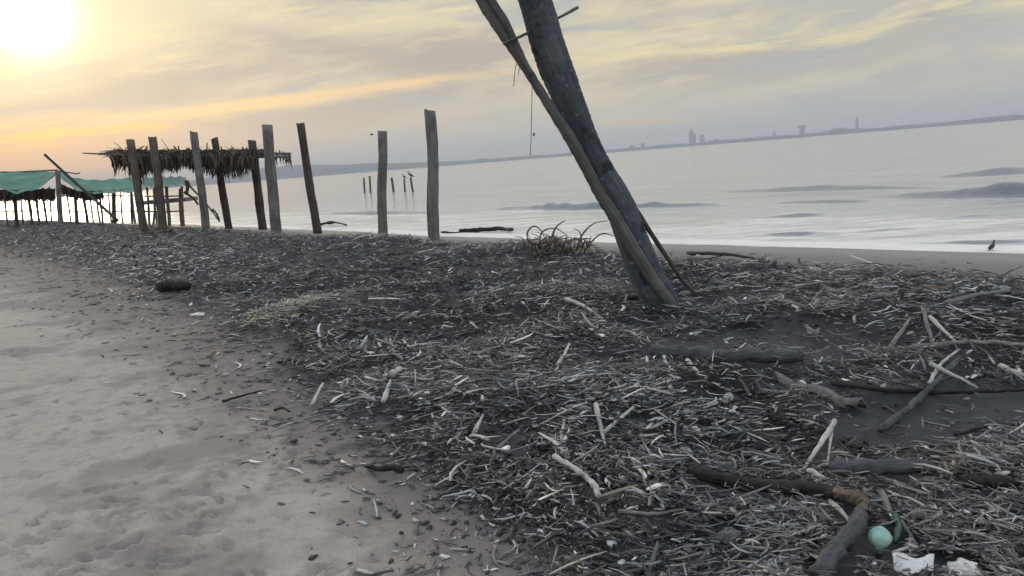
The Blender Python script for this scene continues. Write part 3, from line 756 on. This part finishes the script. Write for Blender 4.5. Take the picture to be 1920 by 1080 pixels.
for it in [
 ('driftwood_log', 'long smooth grey log lying across the dark sand below the leaning trunk', 'log', [(1222, 678), (1300, 684), (1400, 688), (1505, 690)], 27, 'bark', .55, dict(tip=.85, lumps=.04, sides=14)),
 ('driftwood_log', 'short thick dark log near lower right with square cut left end', 'log', [(1556, 908), (1640, 906), (1750, 904)], 27, 'bark', .7, dict(tip=.9, lumps=.03, sides=14)),
 ('driftwood_branch', 'dark curved branch sweeping down to the green float, brown at its bend', 'branch', [(1300, 906), (1340, 926), (1430, 940), (1520, 952, .01), (1585, 972, .03), (1618, 992, .04), (1622, 1010, .04)], 25, 'darkwood', .8, dict(tip=.8, lumps=.05, sides=14)),
 ('driftwood_branch', 'thick grey branch running from beside the green float off the bottom edge', 'branch', [(1616, 1000, .04), (1606, 1030, .04), (1578, 1062, .03), (1530, 1110)], 24, 'bark', .6, dict(tip=1.25, lumps=.05, sides=14)),
 ('driftwood_branch', 'gnarled dark branch crossing the bare dark sand patch at right', 'branch', [(1800, 688, .02), (1765, 720, .01), (1738, 748, .01), (1700, 785, .01), (1650, 822)], 8, 'bark', .7, dict(tip=1.3, lumps=.28, forks=([(1760, 725), (1800, 728, .03), (1840, 742)], [(1745, 745), (1690, 738, .02), (1640, 718)]))),
 ('driftwood_branch', 'long thin dark branch along the upper edge of the bare sand patch', 'branch', [(1560, 730), (1650, 742), (1760, 748), (1860, 746), (1960, 742)], 9, 'darkwood', .6, {}),
 ('driftwood_branch', 'thin dark curved twig in the bare sand patch near the right edge', 'branch', [(1790, 828), (1850, 812), (1930, 806)], 7, 'darkwood', .6, {}),
 ('driftwood_branch', 'long slender grey branch lying level above the bare sand at right', 'branch', [(1655, 672), (1740, 670, .02), (1830, 665, .03), (1960, 668)], 11, 'mid', .8, {}),
 ('driftwood_stick', 'straight pale stick leaning in the litter heap at right of the log', 'stick', [(1662, 674), (1707, 628, .08)], 9, 'mid', .6, {}),
 ('driftwood_stick', 'pale twig slanting down right among crossed twigs in the right heap', 'stick', [(1742, 620, .06), (1795, 655)], 8, 'pale', .6, {}),
 ('driftwood_stick', 'grey twig crossing the pale one upright in the right heap', 'stick', [(1730, 605, .08), (1752, 668)], 8, 'mid', .6, {}),
 ('driftwood_stick', 'bright white stick pointing off the right edge above the bare patch', 'stick', [(1875, 700), (1935, 724)], 10, 'pale', .6, {}),
 ('driftwood_stick', 'forked pale twig cluster arm on the gnarled branch at right', 'stick', [(1742, 742, .04), (1765, 705, .04), (1798, 680, .05)], 7, 'pale', .6, {}),
 ('driftwood_stick', 'pale twig dropping right from the gnarled branch over bare sand', 'stick', [(1742, 710, .06), (1835, 742, .01)], 7, 'pale', .6, {}),
 ('driftwood_stick', 'bent pale forked stick standing out below the bark strip', 'stick', [(1566, 820, .05), (1540, 856, .03), (1505, 896)], 10, 'pale', .6, dict(forks=([(1560, 825), (1557, 850, .02), (1552, 885)],))),
 ('driftwood_stick', 'large bleached stick with bent lower end at bottom centre', 'stick', [(1040, 882, .03), (1080, 906, .03), (1112, 930, .02), (1124, 948)], 11, 'pale', .7, dict(tip=.9)),
 ('driftwood_stick', 'white stick slanting up right, touching the upright white one at centre', 'stick', [(1132, 832, .02), (1190, 796, .06)], 9, 'pale', .6, {}),
 ('driftwood_stick', 'white near upright stick in the brightest litter at lower centre', 'stick', [(1120, 794, .07), (1136, 852)], 10, 'pale', .6, {}),
 ('driftwood_stick', 'grey white stick fallen below the bright pair at lower centre', 'stick', [(935, 852), (975, 826, .03)], 8, 'mid', .6, {}),
 ('driftwood_stick', 'short pale stick standing left of the bright litter', 'stick', [(888, 826), (908, 800, .03)], 9, 'pale', .6, {}),
 ('driftwood_stick', 'pale stick alone at the litter edge left of the others', 'stick', [(586, 770), (608, 736, .03)], 8, 'pale', .6, {}),
 ('driftwood_stick', 'white thick stub upright near the litter edge', 'stick', [(720, 766), (735, 735, .04)], 11, 'pale', .6, {}),
 ('driftwood_stick', 'small white crooked chunk just above the white upright stub', 'stick', [(735, 722, .02), (755, 712, .03)], 15, 'pale', .6, dict(lumps=.3)),
 ('driftwood_stick', 'tiny white stick above the upright stub, nearest the straw patch', 'stick', [(677, 662), (690, 645, .03)], 8, 'pale', .6, {}),
 ('driftwood_stick', 'thin dark stick lying alone on the pale sand', 'stick', [(418, 762), (452, 752), (492, 741)], 5, 'darkwood', .7, {}),
 ('driftwood_chunk', 'black charred driftwood piece with knobbed end on the open sand', 'driftwood', [(688, 888), (712, 893), (738, 894, .01), (757, 897)], 8, 'darkwood', .8, dict(tip=1.7, lumps=.08)),
 ('driftwood_stick', 'long pale stick slanting down right, left of the trunk base', 'stick', [(1062, 575, .03), (1095, 588, .03), (1130, 607)], 8, 'pale', .6, {}),
 ('driftwood_stick', 'pale twig pointing up right between the log and litter', 'stick', [(1044, 696), (1058, 684, .03), (1070, 668, .06)], 8, 'pale', .6, {}),
 ('driftwood_stick', 'thin long grey twig lying level left of the smooth log', 'stick', [(1058, 704), (1110, 698, .01), (1168, 686, .02)], 6, 'mid', .6, {}),
 ('driftwood_stick', 'short white stub lying just under the smooth grey log', 'stick', [(1290, 694, .02), (1310, 714)], 11, 'pale', .6, {}),
 ('driftwood_stick', 'grey stick lying level right beside the leaning trunk base', 'stick', [(1278, 566, .02), (1335, 558, .03)], 12, 'mid', .5, {}),
 ('driftwood_branch', 'dark flat branch poking out left of the leaning trunk base', 'branch', [(1150, 576), (1185, 572, .02), (1212, 574, .03)], 13, 'darkwood', .5, {}),
 ('driftwood_stick', 'long pale thin branch across the bottom of the litter', 'stick', [(1160, 972), (1225, 982, .01), (1285, 974, .01)], 8, 'mid', .6, {}),
 ('driftwood_stick', 'pale stick under the bend of the dark curved branch', 'stick', [(1558, 970, .03), (1580, 990, .03), (1605, 1010)], 10, 'pale', .6, {}),
 ('driftwood_stick', 'white splinter resting across top of the dark curved branch', 'stick', [(1517, 938, .10), (1548, 954, .10)], 9, 'pale', .6, {}),
 ('driftwood_stick', 'slanting pale stick near the bottom right corner', 'stick', [(1855, 1035, .02), (1930, 1085)], 10, 'mid', .6, {}),
 ('driftwood_stick', 'grey stick standing steeply right above the green float', 'stick', [(1652, 960, .05), (1680, 1005)], 12, 'mid', .6, {}),
 ('driftwood_stick', 'thin pale stick slanting right of the green float', 'stick', [(1690, 1005, .03), (1722, 1042)], 7, 'mid', .6, {}),
 ('driftwood_stick', 'small bright white splinter in the litter above the white wrapper', 'stick', [(1746, 970, .02), (1766, 986)], 9, 'pale', .6, {}),
 ('driftwood_branch', 'grey branch slanting below the short thick dark log', 'branch', [(1650, 920, .02), (1695, 934, .02), (1738, 942)], 9, 'mid', .6, {}),
 ('driftwood_branch', 'slender grey branch running to the right edge in the upper heap', 'branch', [(1770, 588, .03), (1840, 575, .05), (1940, 560, .04)], 9, 'mid', .6, {}),
 ('driftwood_branch', 'long dark low branch poking out of the litter toward wet sand', 'branch', [(1290, 482), (1360, 488, .03), (1440, 497)], 7, 'darkwood', .6, {}),
 ('driftwood_chunk', 'thick black chunk in the heap close to the right edge', 'driftwood', [(1808, 930), (1850, 934, .02), (1905, 932)], 26, 'darkwood', .5, dict(lumps=.25)),
 ('driftwood_chunk', 'dark hump of waterlogged wood on the wet sand right of the tallest post', 'driftwood', [(862, 438), (900, 436), (940, 434), (962, 436)], 9, 'darkwood', .4, dict(lumps=.1, tip=.7)),
 ('driftwood_branch', 'long thin dark bough lying on the wet sand at the tallest post foot', 'branch', [(828, 438), (850, 439), (880, 438)], 4, 'darkwood', .4, {}),
 ('driftwood_branch', 'small dark branch lying on wet sand right of the dark slim post', 'branch', [(600, 424), (625, 422, .05), (650, 425)], 5, 'darkwood', .4, {}),
 ('driftwood_chunk', 'dark rounded stump lying on the damp sand at left', 'driftwood', [(302, 548), (325, 546, .02), (354, 547)], 19, 'darkwood', .35, dict(lumps=.02, tip=.9, sides=14)),
 ('driftwood_stick', 'small reddish black twig on the sand near the lone pale stick', 'stick', [(515, 779), (530, 777, .01), (545, 781)], 6, 'darkwood', .6, {}),
]:
    drift(*it[:6], lift=it[6], seed=sd_, **it[7]); sd_ += 3

def sheet(name, label, cat, outline, m, thick=.006, curl=.03, n=7, ridges=3, h0=.03, parent=None):
    """a curled plate: outline = 4 pixel corners on the ground"""
    A, B, C_, D_ = (hit(*q) for q in outline); v = []
    KEEP.extend(((A * (1 - t) + B * t)[0], (A * (1 - t) + B * t)[1], .03) for t in np.linspace(0, 1, 8))
    r_ = np.random.default_rng(len(label))
    for top in (1, 0):
        for i in range(n):
            for j in range(n):
                s, t = i / (n - 1), j / (n - 1); p = (A * (1 - s) + B * s) * (1 - t) + (D_ * (1 - s) + C_ * s) * t
                z = curl * math.sin(math.pi * t) * 1.2 + curl * .5 * math.sin(ridges * math.pi * s + 2 * t)
                v.append(p + np.array([0, 0, h0 + z + (thick if top else 0) + .2 * curl * math.sin(i * 2.1 + j * 3.7)]))
    f = []; o = n * n
    for i in range(n - 1):
        for j in range(n - 1):
            a = i * n + j; f.append((a, a + n, a + n + 1, a + 1)); f.append((o + a, o + a + 1, o + a + n + 1, o + a + n))
    ed = [(i * n, (i + 1) * n) for i in range(n - 1)] + [((n - 1) * n + j, (n - 1) * n + j + 1) for j in range(n - 1)] + \
         [((i + 1) * n + n - 1, i * n + n - 1) for i in range(n - 1)] + [(j + 1, j) for j in range(n - 1)]
    for a, b_ in ed: f.append((b_, a, o + a, o + b_))
    mb = MB(); mb.v = v; mb.f = f; ob = mb.build(name, M[m], parent, origin=A)
    return tag(ob, label, cat)
sheet('bark_strip', 'bleached curved palm bark strip with torn tip left of the bare sand', 'bark', [(1448, 722), (1625, 774), (1606, 779), (1460, 729)], 'mid', .01, .035, 9, 4)
sheet('bark_strip', 'pale palm bark sheath arched in the upper right litter', 'bark', [(1535, 548), (1600, 560), (1608, 566), (1545, 552)], 'mid', .01, .03, 8, 3)
sheet('bark_strip', 'tan bark plate lying flat near the right upper litter edge', 'bark', [(1728, 550), (1790, 546), (1785, 553), (1722, 558)], 'brownwood', .01, .03, 8, 2)
sheet('bark_strip', 'small pale bark flake beside the heap above the smooth log', 'bark', [(1506, 626), (1536, 632), (1540, 638), (1512, 632)], 'mid', .01, .03, 8, 2)
sheet('bark_strip', 'pale twisted bark piece between the smooth log and bark strip', 'bark', [(1640, 568), (1684, 560), (1688, 556), (1650, 563)], 'mid', .01, .02, 8, 2)
sheet('plastic_wrapper', 'white crumpled plastic wrapper at the bottom edge right of green float', 'wrapper', [(1672, 1072), (1752, 1076), (1750, 1100), (1676, 1100)], 'plastic', .004, .022, 12, 2.3, .05)
# float: bulb with a neck, lying in a ring of dark plastic
fp = hit(1650, 1040); fd = np.linalg.norm(fp - EYE); fr = 18 * fd / F
KEEP.extend((fp[0] + a * .02, fp[1] + b_ * .03, fr) for a in (-1, 0, 1) for b_ in (-2, 0, 1)); fl = empty('float', tuple(fp), 'pale sea green bulb shaped float lying at the bend of the branch', 'float')
prof = [(-1.25, .22), (-1.0, .36), (-.72, .72), (-.3, .97), (.1, 1.0), (.5, .84), (.8, .52), (.96, .2), (1.0, .02)]
ax = Vector((.15, .25, 1)).normalized()
fc = Vector(fp) + Vector((0, 0, fr * 1.7))
MB().tube([fc + ax * (fr * a) for a, _ in prof], [fr * b_ for _, b_ in prof], 20, .10, .78, 4, lumps=.09).build('bulb', M['aqua'], fl)
MB().tube([fc - ax * (fr * 1.2), fc - ax * (fr * 1.7)], [fr * .3, fr * .26], 12).build('neck', M['dkplastic'], fl)
o = drift('bottle_shard', 'dark green torn plastic shard behind the pale green float', 'shard', [(1672, 990, .02), (1685, 1012, .02), (1680, 1036)], 16, 'dkplastic', .5, seed=5, lumps=.2)
def crumple(name, label, cat, u, v, rpx, m, seed, sq=(1, 1, .7)):
    p = hit(u, v); r = rpx * np.linalg.norm(p - EYE) / F; KEEP.append((p[0], p[1], r)); r_ = np.random.default_rng(seed); mb = MB(); nn, mm_ = 9, 12
    for i in range(nn):
        th = math.pi * i / (nn - 1)
        for j in range(mm_):
            ph = 2 * math.pi * j / mm_; k = r * (1 + .22 * r_.uniform(-1, 1))
            mb.v.append(Vector((p[0] + k * math.sin(th) * math.cos(ph) * sq[0], p[1] + k * math.sin(th) * math.sin(ph) * sq[1], p[2] + r * .35 + k * math.cos(th) * sq[2])))
    for i in range(nn - 1):
        for j in range(mm_):
            a, b_ = i * mm_ + j, i * mm_ + (j + 1) % mm_; mb.f.append((a, a + mm_, b_ + mm_, b_))
    return tag(mb.build(name, M[m], smooth_=False, origin=p), label, cat)
crumple('plastic_bag', 'crumpled white plastic bag cut by the bottom edge near right corner', 'bag', 1808, 1082, 24, 'plastic', 3)
crumple('wood_block', 'pale cut wood block end in the litter below the dark curved branch', 'wood block', 1368, 1012, 17, 'mid', 4, (1.2, .8, .8))
crumple('pale_stone', 'pale lump near the bright twigs left of the bark strip', 'stone', 1366, 752, 11, 'pale', 6, (.8, .8, 1.0))
crumple('pale_stone', 'whitish round lump in the bright litter at lower centre', 'stone', 1203, 806, 13, 'mid', 7)
crumple('plastic_scrap', 'white scrap half under twigs just below the green float', 'scrap', 1632, 1062, 9, 'plastic', 8, (1.3, .8, .5))
crumple('plastic_scrap', 'small bright white scrap on damp sand below the dark stump', 'scrap', 370, 593, 8, 'plastic', 9, (1.5, 1, .4))
crumple('dead_coral', 'dark knobbly clump on wet sand right of the small branch by the post', 'clump', 620, 420, 5, 'darkwood', 10)

# ------------------------------------------------------------------ uprooted dry shrub on the crest
sp_ = hit(1050, 474)
sh = empty('dry_shrub', tuple(sp_), 'tangled dry uprooted shrub on the litter crest just left of the leaning trunk', 'shrub')
mb = MB(); r_ = np.random.default_rng(5); Ys = sp_[1]
arcs = [((1000, 470), (988, 440), (1000, 424), (1014, 432), (1024, 452)), ((1010, 468), (1016, 436), (1040, 428), (1062, 440)), ((1030, 462), (1040, 430), (1052, 418), (1060, 414)),
        ((1080, 470), (1092, 440), (1112, 420), (1140, 414)), ((1094, 474), (1110, 452), (1130, 438), (1158, 444)), ((1040, 470), (1066, 452), (1088, 452), (1096, 470)),
        ((1000, 460), (990, 448), (986, 456), (984, 470)), ((1020, 456), (1034, 444), (1050, 448), (1070, 444))]
for i, a in enumerate(arcs):
    P = catmull([at(u, v, Ys + .1 * (i % 3)) for u, v in a], 4); mb.tube(P, list(np.linspace(.018, .006, len(P))), 6, .15, seed=i)
for i in range(70):
    u0, v0 = r_.uniform(985, 1110), r_.uniform(452, 476); du, dv = r_.normal(0, 14), -abs(r_.normal(4, 9)) * (1 if u0 < 1100 else .6)
    Yq = Ys + r_.uniform(-.3, .5)
    P = catmull([at(u0, v0 + 8, Yq), at(u0 + du * .4, v0 + dv * .7, Yq + r_.normal(0, .1)), at(u0 + du * 1.4, v0 + dv + r_.normal(0, 3), Yq)], 3); mb.tube(P, list(np.linspace(.013, .004, len(P))), 5, .15, seed=i)
mb.build('stems', M['brownwood'], sh)
N = 260
P = np.array([at(u, v, Ys + r_.uniform(-.3, .5)) for u, v in zip(r_.uniform(990, 1085, N), r_.uniform(446, 474, N))])
strip_obj('dry_leaves', (N, P, r_.normal(0, 1, (N, 3)), r_.uniform(.05, .16, N), r_.uniform(.006, .016, N), np.full(N, .3), r_.normal(0, .5, (N, 3)), r_.uniform(0, .5, N)), M['straw'], sh)

# ------------------------------------------------------------------ the litter itself
def scatter(n, rmin, rmax, pw, amin=-44, amax=46):
    q = rng.random(n)
    r = rmin * (rmax / rmin) ** (q ** pw); a = np.radians(rng.uniform(amin, amax, n)); return r * np.sin(a), r * np.cos(a), r
def litter(n, kind):
    x, y, r = scatter(n, 1.9, 80, 1.0)
    s, l = shore_s(x, y); ins, bare, u, v = masks(x, y)
    p = sstep(ins, -110, 130) * (1 - sstep(s + .5 * (vn(x * 2, y * 2, 7) - .5) + .45 * sstep(-l, -9, -3), -.75, -.2)) * (1 - .93 * bare)
    p = np.maximum(p, (.04 * sstep(ins, -460, -160) + .10 * sstep(ins, -260, -40)) * (s < .2))
    clump = fbm(x * 1.9, y * 1.9, 99, 4); gap = sstep(clump, .36, .54)
    p = p * {'cane': np.clip(gap, .15, 1), 'chip': .72 + .28 * gap}.get(kind, .38 + .62 * gap)
    k = rng.random(n) < p; x, y, r, ins, u, v, clump, gap = (q[k] for q in (x, y, r, ins, u, v, clump, gap)); n = len(x)
    free = np.ones(n, bool)              # the big pieces lie on top: no litter runs through them
    for qx, qy, qr in KEEP:
        g_ = qr * 1.1 + (.035 if kind in ('cane', 'leaf') else .012) + .03 * (kind == 'cane')
        free &= (np.abs(x - qx) > g_) | (np.abs(y - qy) > g_ * 1.6)
    x, y, r, ins, u, v, clump, gap = (q[free] for q in (x, y, r, ins, u, v, clump, gap)); n = len(x)
    z = ground(x, y); big = (r / 5) ** .45
    fade = np.clip(sstep(ins, -60, 120), .1, 1)
    if kind == 'twig':
        L = np.clip(rng.lognormal(math.log(.036), .66, n), .012, .32) * big; W = np.clip(L * rng.uniform(.03, .10, n), .0016, .010)
        flat = rng.uniform(.4, 1, n); lift = rng.random(n) ** 1.5 * (.03 + .06 * gap)
    elif kind == 'chip':
        L = rng.uniform(.012, .06, n) * big; W = L * rng.uniform(.10, .45, n); flat = rng.uniform(.06, .35, n); lift = rng.random(n) * .035
    elif kind == 'leaf':
        L = rng.uniform(.06, .26, n) * big; W = rng.uniform(.004, .016, n) * big; flat = rng.uniform(.05, .2, n); lift = rng.random(n) * .07
    else:
        L = rng.uniform(.12, .42, n) * np.clip(big, .8, 1.6); W = rng.uniform(.0025, .007, n) * np.clip(big, .9, 1.5); flat = rng.uniform(.7, 1, n); lift = .03 + rng.random(n) * .05
    th = rng.uniform(0, math.pi * 2, n)
    # matted tufts: pieces combed one way within a patch, the way changing from patch to patch
    fl = math.atan2(TY, TX) + 3.2 * (fbm(x * .9, y * .9, 12, 2) - .5); al = rng.random(n) < .42
    th = np.where(al, fl + rng.normal(0, .5, n), th)
    D = np.stack([np.cos(th), np.sin(th), rng.normal(0, .20, n) * fade], -1)
    P = np.stack([x, y, z + W * flat * .8 + lift * fade + .03 * fade * gap], -1)
    pale = .035 + .17 * np.exp(-(((u - 1150) / 200) ** 2 + ((v - 830) / 75) ** 2)) + .26 * np.exp(-(((u - 240) / 170) ** 2 + ((v - 490) / 35) ** 2)) \
        + .10 * np.exp(-(((u - 720) / 110) ** 2 + ((v - 760) / 80) ** 2)) + .08 * np.exp(-(((u - 1650) / 200) ** 2 + ((v - 620) / 60) ** 2))
    zone = fbm(x * .9, y * .9, 15, 3)
    tone = .10 + .40 * rng.random(n) ** 1.2 + .75 * (zone - .5) + .10 * gap + .05 * (L > .12)
    tone = tone + (.12 if kind == 'cane' else 0) - (.10 if kind == 'chip' else 0)
    tone = np.where(rng.random(n) < .08 + .16 * gap, rng.uniform(.58, .88, n), tone)
    isp = rng.random(n) < pale * (1.6 if kind in ('cane', 'leaf') else .8); tone = np.where(isp, rng.uniform(.70, 1.0, n), tone)
    fat = isp & (rng.random(n) < .35); W = np.where(fat, W * 1.7, W); L = np.where(fat, L * 1.25, L)
    return (n, P, D, L, W, flat, rng.normal(0, .45 if kind != 'cane' else .16, (n, 3)) * [1, 1, .5], np.clip(tone, .02, 1))
tag(strip_obj('twig_litter', litter(270000, 'twig'), M['litter']), 'grey brown carpet of broken twigs washed up along the beach', 'twig litter', kind='stuff')
tag(strip_obj('chip_litter', litter(200000, 'chip'), M['litter']), 'small dark bark chips and scraps between the washed up twigs', 'chip litter', kind='stuff')
tag(strip_obj('leaf_litter', litter(24000, 'leaf'), M['litter']), 'curled flat leaf strips and torn bark among the twigs', 'leaf litter', kind='stuff')
tag(strip_obj('cane_litter', litter(1500, 'cane'), M['litter']), 'longer thin canes and reeds lying on top of the twig litter', 'cane litter', kind='stuff')
N = 1100
u = rng.normal(545, 34, N); v = 592 - (u - 545) * .22 + rng.normal(0, 6, N); PP = np.array([on_z(a, b_) for a, b_ in zip(u, v)]); PP[:, 2] = ground(PP[:, 0], PP[:, 1]) + rng.uniform(.01, .07, N)
th = rng.uniform(0, 6.28, N)
tag(strip_obj('straw_patch', (N, PP, np.stack([np.cos(th), np.sin(th), rng.normal(0, .15, N)], -1), rng.uniform(.05, .22, N), rng.uniform(.004, .012, N), np.full(N, .4), rng.normal(0, .3, (N, 3)), rng.uniform(.3, 1, N)), M['straw']),
    'patch of pale yellowish dry straw in the litter at left centre', 'straw', kind='stuff')

# ------------------------------------------------------------------ air
HZ = 100.0
mb = MB().box((0, 2400, (HZ - 6) / 2), (5200, 3000, (HZ + 6) / 2))
hm = bpy.data.materials.new('sea haze'); hm.use_nodes = True; hn = hm.node_tree
for n_ in list(hn.nodes): hn.nodes.remove(n_)
pv = hn.nodes.new('ShaderNodeVolumePrincipled'); pv.inputs['Color'].default_value = (.86, .93, 1.0, 1); pv.inputs['Density'].default_value = .00026
ho = hn.nodes.new('ShaderNodeOutputMaterial'); hn.links.new(pv.outputs[0], ho.inputs['Volume'])
hz = mb.build('haze', hm, smooth_=False); tag(hz, kind='stuff')
